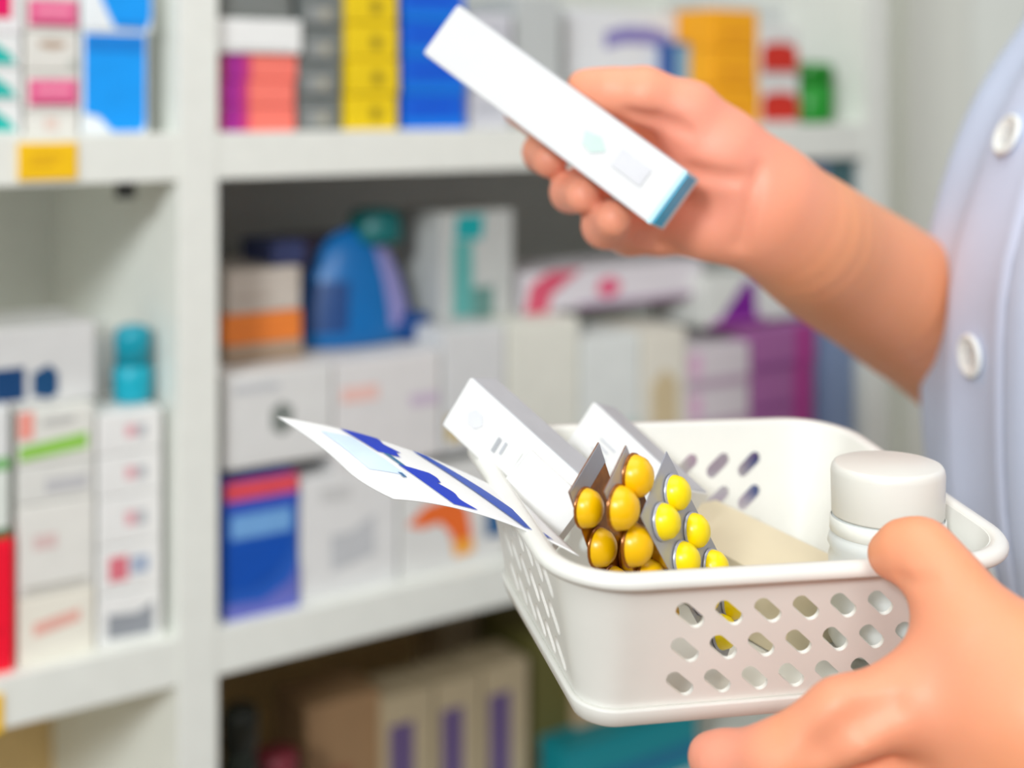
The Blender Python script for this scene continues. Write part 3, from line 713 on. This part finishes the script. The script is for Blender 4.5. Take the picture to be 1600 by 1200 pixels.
# torso, head and legs (coarser; under the coat and beyond the frame)
ang = math.radians(8)
fd = Vector((-math.cos(ang), -math.sin(ang), 0)); ld = Vector((math.sin(ang), -math.cos(ang), 0))
TC = Vector((.378, .74, 0))
def T(f_, l_, z): q = TC+fd*f_+ld*l_; return (q.x, q.y, z)
shR, shL = T(-.03, -.12, 1.33), T(-.01, .13, 1.33)
def sdfB(P):
    d_ = chain(P, [(T(0, 0, .90), .10), (T(.0, 0, 1.05), .07), (T(-.01, 0, 1.22), .07), (T(-.02, 0, 1.34), .055), (T(-.015, 0, 1.42), .048)], .05)
    d_ = smin(d_, cap_d(P, shR, shL, .036, .036), .03)
    d_ = smin(d_, chain(P, [(shR, .045), ((.327, .872, H-.07), .038)], .02), .03)
    d_ = smin(d_, chain(P, [(shL, .05), (elbowL, .042)], .03), .03)
    hd = smin(cap_d(P, T(.0, 0, 1.55), T(.005, 0, 1.53), .083, .078), cap_d(P, T(.045, 0, 1.47), T(.055, 0, 1.45), .05, .036), .05)
    hd = smin(hd, cap_d(P, T(.085, 0, 1.535), T(.1, 0, 1.505), .008, .012), .012)
    for sg in (-1, 1):
        hd = smin(hd, cap_d(P, T(-.005, sg*.08, 1.545), T(-.002, sg*.078, 1.505), .012, .009), .008)
        hd = smax(hd, -cap_d(P, T(.088, sg*.03, 1.535), T(.088, sg*.034, 1.535), .012, .012), .012)
    hd = smin(hd, cap_d(P, T(.087, -.016, 1.478), T(.087, .016, 1.478), .006, .006), .008)
    d_ = smin(d_, hd, .02)
    for sg in (-1, 1):
        lg = chain(P, [(T(0, sg*.085, .88), .085), (T(.01, sg*.09, .48), .055), (T(-.01, sg*.09, .10), .038), (T(.02, sg*.09, .045), .038), (T(.13, sg*.1, .035), .03)], .03)
        d_ = smin(d_, lg, .03)
    return d_
def on_surface(f, px, py, z0, z1):          # where the line of sight meets the skin
    Zs = np.arange(z0, z1, .0005); P = np.array([tuple(at(px, py, z)) for z in Zs], dtype=np.float32)
    d_ = f(P); i = int(np.argmax(d_ < 0)) if (d_ < 0).any() else int(np.argmin(d_)); return at(px, py, Zs[i]-.0012)
def creased(f, paths, z0, z1):
    CH = [([(tuple(on_surface(f, x, y, z0, z1)), r_) for x, y, r_ in pth], k) for pth, k in paths]
    def g(P):
        d_ = f(P)
        for c_, k in CH: d_ = smax(d_, -chain(P, c_, .001), k)
        return d_
    return g
skinR = creased(sdfR, [([(1078, 268, .0030), (1120, 277, .0026), (1168, 279, .0012)], .006),
                       ([(985, 180, .0022), (1022, 190, .0034), (1052, 197, .0026), (1074, 206, .0010)], .006),
                       ([(1188, 262, .0010), (1172, 320, .0016), (1156, 384, .0016)], .006),
                       ([(1000, 372, .0012), (1030, 384, .0016), (1060, 392, .001)], .005)], .58, .78)
skinL = creased(sdfL, [([(1392, 1104, .0016), (1352, 1124, .0044), (1318, 1146, .0044), (1282, 1178, .0036)], .008),
                       ([(1405, 905, .0010), (1430, 912, .0012), (1452, 906, .0008)], .004)], .40, .52)
def bounds(lists, pad=.012):
    pts = np.array([np.array(p) for c_ in lists for p, r_ in c_]); rr = max(r_ for c_ in lists for p, r_ in c_)
    return pts.min(0)-rr-pad, pts.max(0)+rr+pad
VV, FF, off = [], [], 0
for f_, (lo, hi), h_ in ((skinR, bounds([armR, thumbR]+palmR+fingR), .0016), (skinL, bounds([armL, thumbL]+palmL+fingL), .0016),
                        (sdfB, (np.array([TC.x-.35, TC.y-.42, -.01]), np.array([TC.x+.3, TC.y+.36, 1.68])), .008)):
    v, f = surface_nets(f_, lo, hi, h_); VV.append(v); FF.append(f+off); off += len(v)
VV = np.concatenate(VV); FF = np.concatenate(FF)
me = bpy.data.meshes.new('person'); me.from_pydata(VV.tolist(), [], FF.tolist()); me.update()
person = obj('person', me, skin_mat(), None, True)
pc = [(np.array(at(1090, 250, .665)), .055, 1.0), (np.array(at(960, 150, .66)), .03, .6), (np.array(at(900, 290, .66)), .05, .8), (np.array(at(1350, 1060, .455)), .045, .5), (np.array(at(1120, 1180, .48)), .03, .9)]
fl_ = np.zeros(len(VV))
for c_, r_, w__ in pc: fl_ = np.maximum(fl_, w__*np.clip(1.5-np.linalg.norm(VV-c_, axis=1)/r_, 0, 1))
at_ = me.attributes.new('flush', 'FLOAT', 'POINT'); at_.data.foreach_set('value', fl_.astype(np.float32))
md = person.modifiers.new('soften', 'SMOOTH'); md.factor = .5; md.iterations = 5
tag(person, 'person in a short-sleeved white coat holding a box and a basket', 'person')

# coat: rings fitted to the silhouette
SIL = [(-420, 1900), (-200, 1790), (-60, 1672), (40, 1600), (130, 1533), (210, 1498), (290, 1471), (400, 1444), (500, 1439), (620, 1441), (700, 1446), (900, 1470), (1300, 1480), (3000, 1440)]
def sil(py):
    for (a, x), (b, y) in zip(SIL, SIL[1:]):
        if a <= py <= b: return x+(y-x)*(py-a)/(b-a)
    return SIL[-1][1] if py > 0 else SIL[0][1]
def halfs(z):                               # half width, half depth by height
    K = [(.60, .205, .150), (.85, .195, .140), (1.0, .165, .135), (1.12, .165, .150), (1.25, .160, .125), (1.31, .155, .095), (1.36, .11, .070), (1.40, .062, .058)]
    for (a, w, d_), (b, w2, d2) in zip(K, K[1:]):
        if a <= z <= b:
            t = (z-a)/(b-a); return w+(w2-w)*t, d_+(d2-d_)*t
    return K[0][1:] if z < .6 else K[-1][1:]
def ring(z, c, n=96, g=0.0):
    hw, hd = halfs(z); P = []
    for i in range(n):
        a = 2*math.pi*i/n
        e = 2/2.3
        ca, sa = math.cos(a), math.sin(a)
        fx = math.copysign(abs(ca)**e, ca)*(hd+g); ly = math.copysign(abs(sa)**e, sa)*(hw+g)
        # long soft folds hanging from the bust
        fold = .0035*math.sin(a*9+z*5)+.0022*math.sin(a*17-z*9+1)
        fold *= max(0, min(1, (1.32-z)/.1))
        q = TC+fd*(c+fx+ca*fold)+ld*(ly+sa*fold); P.append(Vector((q.x, q.y, z)))
    return P
def fit(z):
    lo, hi = -.25, .25
    for _ in range(40):
        c = (lo+hi)/2; P = ring(z, c); q = min(P, key=lambda p: p.x/p.y)
        tgt = sil(HY-(z-H)*F/q.y)
        if 800+F*q.x/q.y > tgt: lo = c
        else: hi = c
    return c
ZS = [.60+.02*i for i in range(40)]
CS = [fit(z) for z in ZS]
CS = [c if z > .9 else CS[15] for z, c in zip(ZS, CS)]
for i, z in enumerate(ZS):                  # above the chest the neck sets the line
    if z > 1.30: CS[i] = CS[35]+(-.03-CS[35])*min(1, (z-1.30)/.08)
def cz(z):
    k = min(max((z-ZS[0])/.02, 0), len(ZS)-1.001); i = int(k); return CS[i]+(CS[i+1]-CS[i])*(k-i)
COAT = mat((200, 210, 232), .75, noise=.015, scale=30, bump=.1)
bm = bmesh.new(); RR = [[bm.verts.new(p) for p in ring(z, cz(z))] for z in ZS]
for A, B in zip(RR, RR[1:]):
    for i in range(96): bm.faces.new((A[i], A[(i+1) % 96], B[(i+1) % 96], B[i]))
coat = obj('coat', bm, COAT, person, True); coat['label'] = 'white short-sleeved coat'
md = coat.modifiers.new('thickness', 'SOLIDIFY'); md.thickness = .0015; md.offset = 1
md = coat.modifiers.new('smooth', 'SUBSURF'); md.levels = 1; md.render_levels = 1
def surf(a, z, g=0.0):                      # point on the coat at angle a (0 = front centre, + = wearer's left)
    hw, hd = halfs(z); e = 2/2.3; ca, sa = math.cos(a), math.sin(a)
    fx = math.copysign(abs(ca)**e, ca)*hd; ly = math.copysign(abs(sa)**e, sa)*hw
    fold = (.0035*math.sin(a*9+z*5)+.0022*math.sin(a*17-z*9+1))*max(0, min(1, (1.32-z)/.1))
    q = TC+fd*(cz(z)+fx+ca*(fold+g))+ld*(ly+sa*(fold+g)); return Vector((q.x, q.y, z))
def find_a(px, z):
    best = None
    for i in range(0, 200):
        a = i*math.pi/200*.6; p = surf(a, z); x = 800+F*p.x/p.y
        if best is None or abs(x-px) < best[0]: best = (abs(x-px), a)
    return best[1]
def zfor(py): return H-(py-HY)/F*.722
zb = [(zfor(212), 1592), (zfor(555), 1549)]
a1 = find_a(1549, zb[1][0]); a2 = find_a(1592, zb[0][0])
def pa(z): return a1+(a2-a1)*(z-zb[1][0])/(zb[0][0]-zb[1][0]) if z > zb[1][0] else a1
bm = bmesh.new(); V = []
for z in ZS[4:38]:
    c_ = min(pa(z), a2*1.05); V.append([bm.verts.new(surf(c_+(j-6)/6*.16, z, .0042 if 0 < j < 12 else .0015)) for j in range(13)])
for A, B in zip(V, V[1:]):
    for j in range(12): bm.faces.new((A[j], A[j+1], B[j+1], B[j]))
pk = obj('placket', bm, mat((206, 215, 238), .75, noise=.015, scale=30), coat, True)
zall = [zb[0][0]-k*(zb[0][0]-zb[1][0]) for k in range(0, 5)]
for z in zall:
    a = min(pa(z), a2*1.05); p = surf(a, z, .0055); t1 = (surf(a+.03, z)-surf(a-.03, z)).normalized(); up = (surf(a, z+.02)-surf(a, z-.02)).normalized()
    nn = t1.cross(up); nn = nn if nn.dot(p-TC) > 0 or True else -nn
    if nn.dot(Vector((p.x-TC.x, p.y-TC.y, 0))) < 0: nn = -nn
    bm = lathe([(0, 0), (.0105, 0), (.0112, .0008), (.0112, .0022), (.0100, .0030), (.0088, .0026), (.0082, .0019), (0, .0019)], n=32)
    b_ = obj('button', bm, mat((238, 240, 236), .3, noise=.01), coat, True); b_.matrix_world = frame(p, t1, nn.cross(t1), nn)
    for qx in (-1, 1):
        for qy in (-1, 1):
            h_ = obj('thread_hole', lathe([(0, .00195), (.0009, .00195), (.0009, .0023), (0, .0023)], n=10), mat((196, 200, 204), .6), b_); h_.location = (qx*.0022, qy*.0022, 0)
# collar and sleeves
bm = bmesh.new(); V = []
for k, (g, dz) in enumerate([(.0, .0), (.006, .018), (.012, .02), (.024, -.022), (.02, -.024)]):
    V.append([bm.verts.new(Vector((TC.x, TC.y, 1.382+dz))+fd*(-.03+math.cos(2*math.pi*i/48)*(.062+g))+ld*(math.sin(2*math.pi*i/48)*(.066+g))) for i in range(48)])
for A, B in zip(V, V[1:]):
    for i in range(48): bm.faces.new((A[i], A[(i+1) % 48], B[(i+1) % 48], B[i]))
obj('collar', bm, COAT, coat, True)
def sleeve(shp, elb, r0, r1, t1):
    a, b = Vector(shp), Vector(elb); ax = (b-a).normalized(); x = ax.orthogonal().normalized(); y = ax.cross(x)
    bm = bmesh.new(); V = []
    for k in range(8):
        t = k/7*t1; r_ = r0+(r1-r0)*k/7
        V.append([bm.verts.new(a-ax*.02+(b-a)*t+x*math.cos(2*math.pi*i/32)*(r_+.002*math.sin(3*i/32*6.283))+y*math.sin(2*math.pi*i/32)*r_) for i in range(32)])
    for A, B in zip(V, V[1:]):
        for i in range(32): bm.faces.new((A[i], A[(i+1) % 32], B[(i+1) % 32], B[i]))
    o = obj('sleeve', bm, COAT, coat, True); m_ = o.modifiers.new('thickness', 'SOLIDIFY'); m_.thickness = .0015; return o
sleeve(shR, elbowR, .052, .050, .45); sleeve(shL, elbowL, .064, .066, .6)
# trousers, shoes, hair
bm = bmesh.new()
for sg in (-1, 1):
    V = []
    for z, r_, f_ in ((.80, .105, 0), (.72, .095, .005), (.48, .078, .01), (.25, .07, 0), (.09, .066, -.005)):
        c_ = Vector(T(f_, sg*.09, z)); V.append([bm.verts.new(c_+fd*math.cos(2*math.pi*i/28)*r_+ld*math.sin(2*math.pi*i/28)*r_) for i in range(28)])
    for A, B in zip(V, V[1:]):
        for i in range(28): bm.faces.new((A[i], A[(i+1) % 28], B[(i+1) % 28], B[i]))
obj('trousers', bm, mat((52, 56, 70), .8), person, True)
for sg in (-1, 1):
    bm = bmesh.new(); add_box(bm, -.06, .20, -.046, .046, 0, .075, bev=.03, seg=4)
    for v in bm.verts:
        if v.co.x > .06: v.co.z *= 1-.45*(v.co.x-.06)/.14
    o = obj('shoe', bm, mat((230, 230, 228), .5), person, True); o.matrix_world = frame(Vector(T(0, sg*.095, .001)), fd, Vector((0, 0, 1)).cross(fd), Vector((0, 0, 1)))
bm = bmesh.new(); bmesh.ops.create_uvsphere(bm, u_segments=32, v_segments=20, radius=1)
for v in bm.verts:
    x, y, z = v.co; cut = x > .35 and z < .35
    q = Vector(T(-.012+x*(.088 if not cut else .07), y*.092, 1.565+z*(.088 if z > 0 else .13 if x < .2 else .05))); v.co = q
obj('hair', bm, mat((36, 26, 20), .5), person, True)

# ------------------------------------------------------------------ light and camera
def area(name, loc, tgt, size, power, col=(1, 1, 1)):
    l = bpy.data.lights.new(name, 'AREA'); l.shape = 'SQUARE'; l.size = size; l.energy = power; l.color = col
    o = bpy.data.objects.new(name, l); COL.objects.link(o); o.location = loc
    o.rotation_euler = (Vector(tgt)-Vector(loc)).to_track_quat('-Z', 'Y').to_euler(); return o
area('window_daylight', (-1.5, -3.6, H+1.75), (-.05, 1.0, H-.15),   .8, 160, (.92, .97, 1))
area('overhead_light', (.1, .45, 2.6), (.12, .6, 1.0), 1.3, 11, (1, .985, .95))
area('overhead_light', (.45, -1.7, 2.7), (.15, .8, 1.1), 1.1, 24, (1, .985, .95))  # added fill to brighten forearm and coat, no lamp known there
wd = bpy.data.worlds.new('World'); SC.world = wd; wd.use_nodes = True
bg = wd.node_tree.nodes['Background']; bg.inputs['Color'].default_value = (.95, .97, 1, 1); bg.inputs['Strength'].default_value = .36

cd = bpy.data.cameras.new('Camera'); cam = bpy.data.objects.new('Camera', cd); COL.objects.link(cam)
cam.location = (0, 0, H); cam.rotation_euler = (math.radians(90), 0, 0)
cd.sensor_width = 36; cd.lens = F/1600*36; cd.shift_y = -(600-HY)/1600; cd.clip_start = .02
cd.dof.use_dof = True; cd.dof.focus_distance = .53; cd.dof.aperture_fstop = (cd.lens/1000)/.0128
SC.camera = cam
TURN = Matrix.Rotation(-PHI, 4, 'Z')          # turn the whole place so the shelving runs along the x axis
bpy.context.view_layer.update()
for o in list(COL.objects):
    if o.parent is None: o.matrix_world = TURN @ o.matrix_world
SC.view_settings.view_transform = 'Standard'; SC.view_settings.look = 'None'; SC.view_settings.gamma = 1
SC.view_settings.use_curve_mapping = False; SC.view_settings.exposure = -0.03
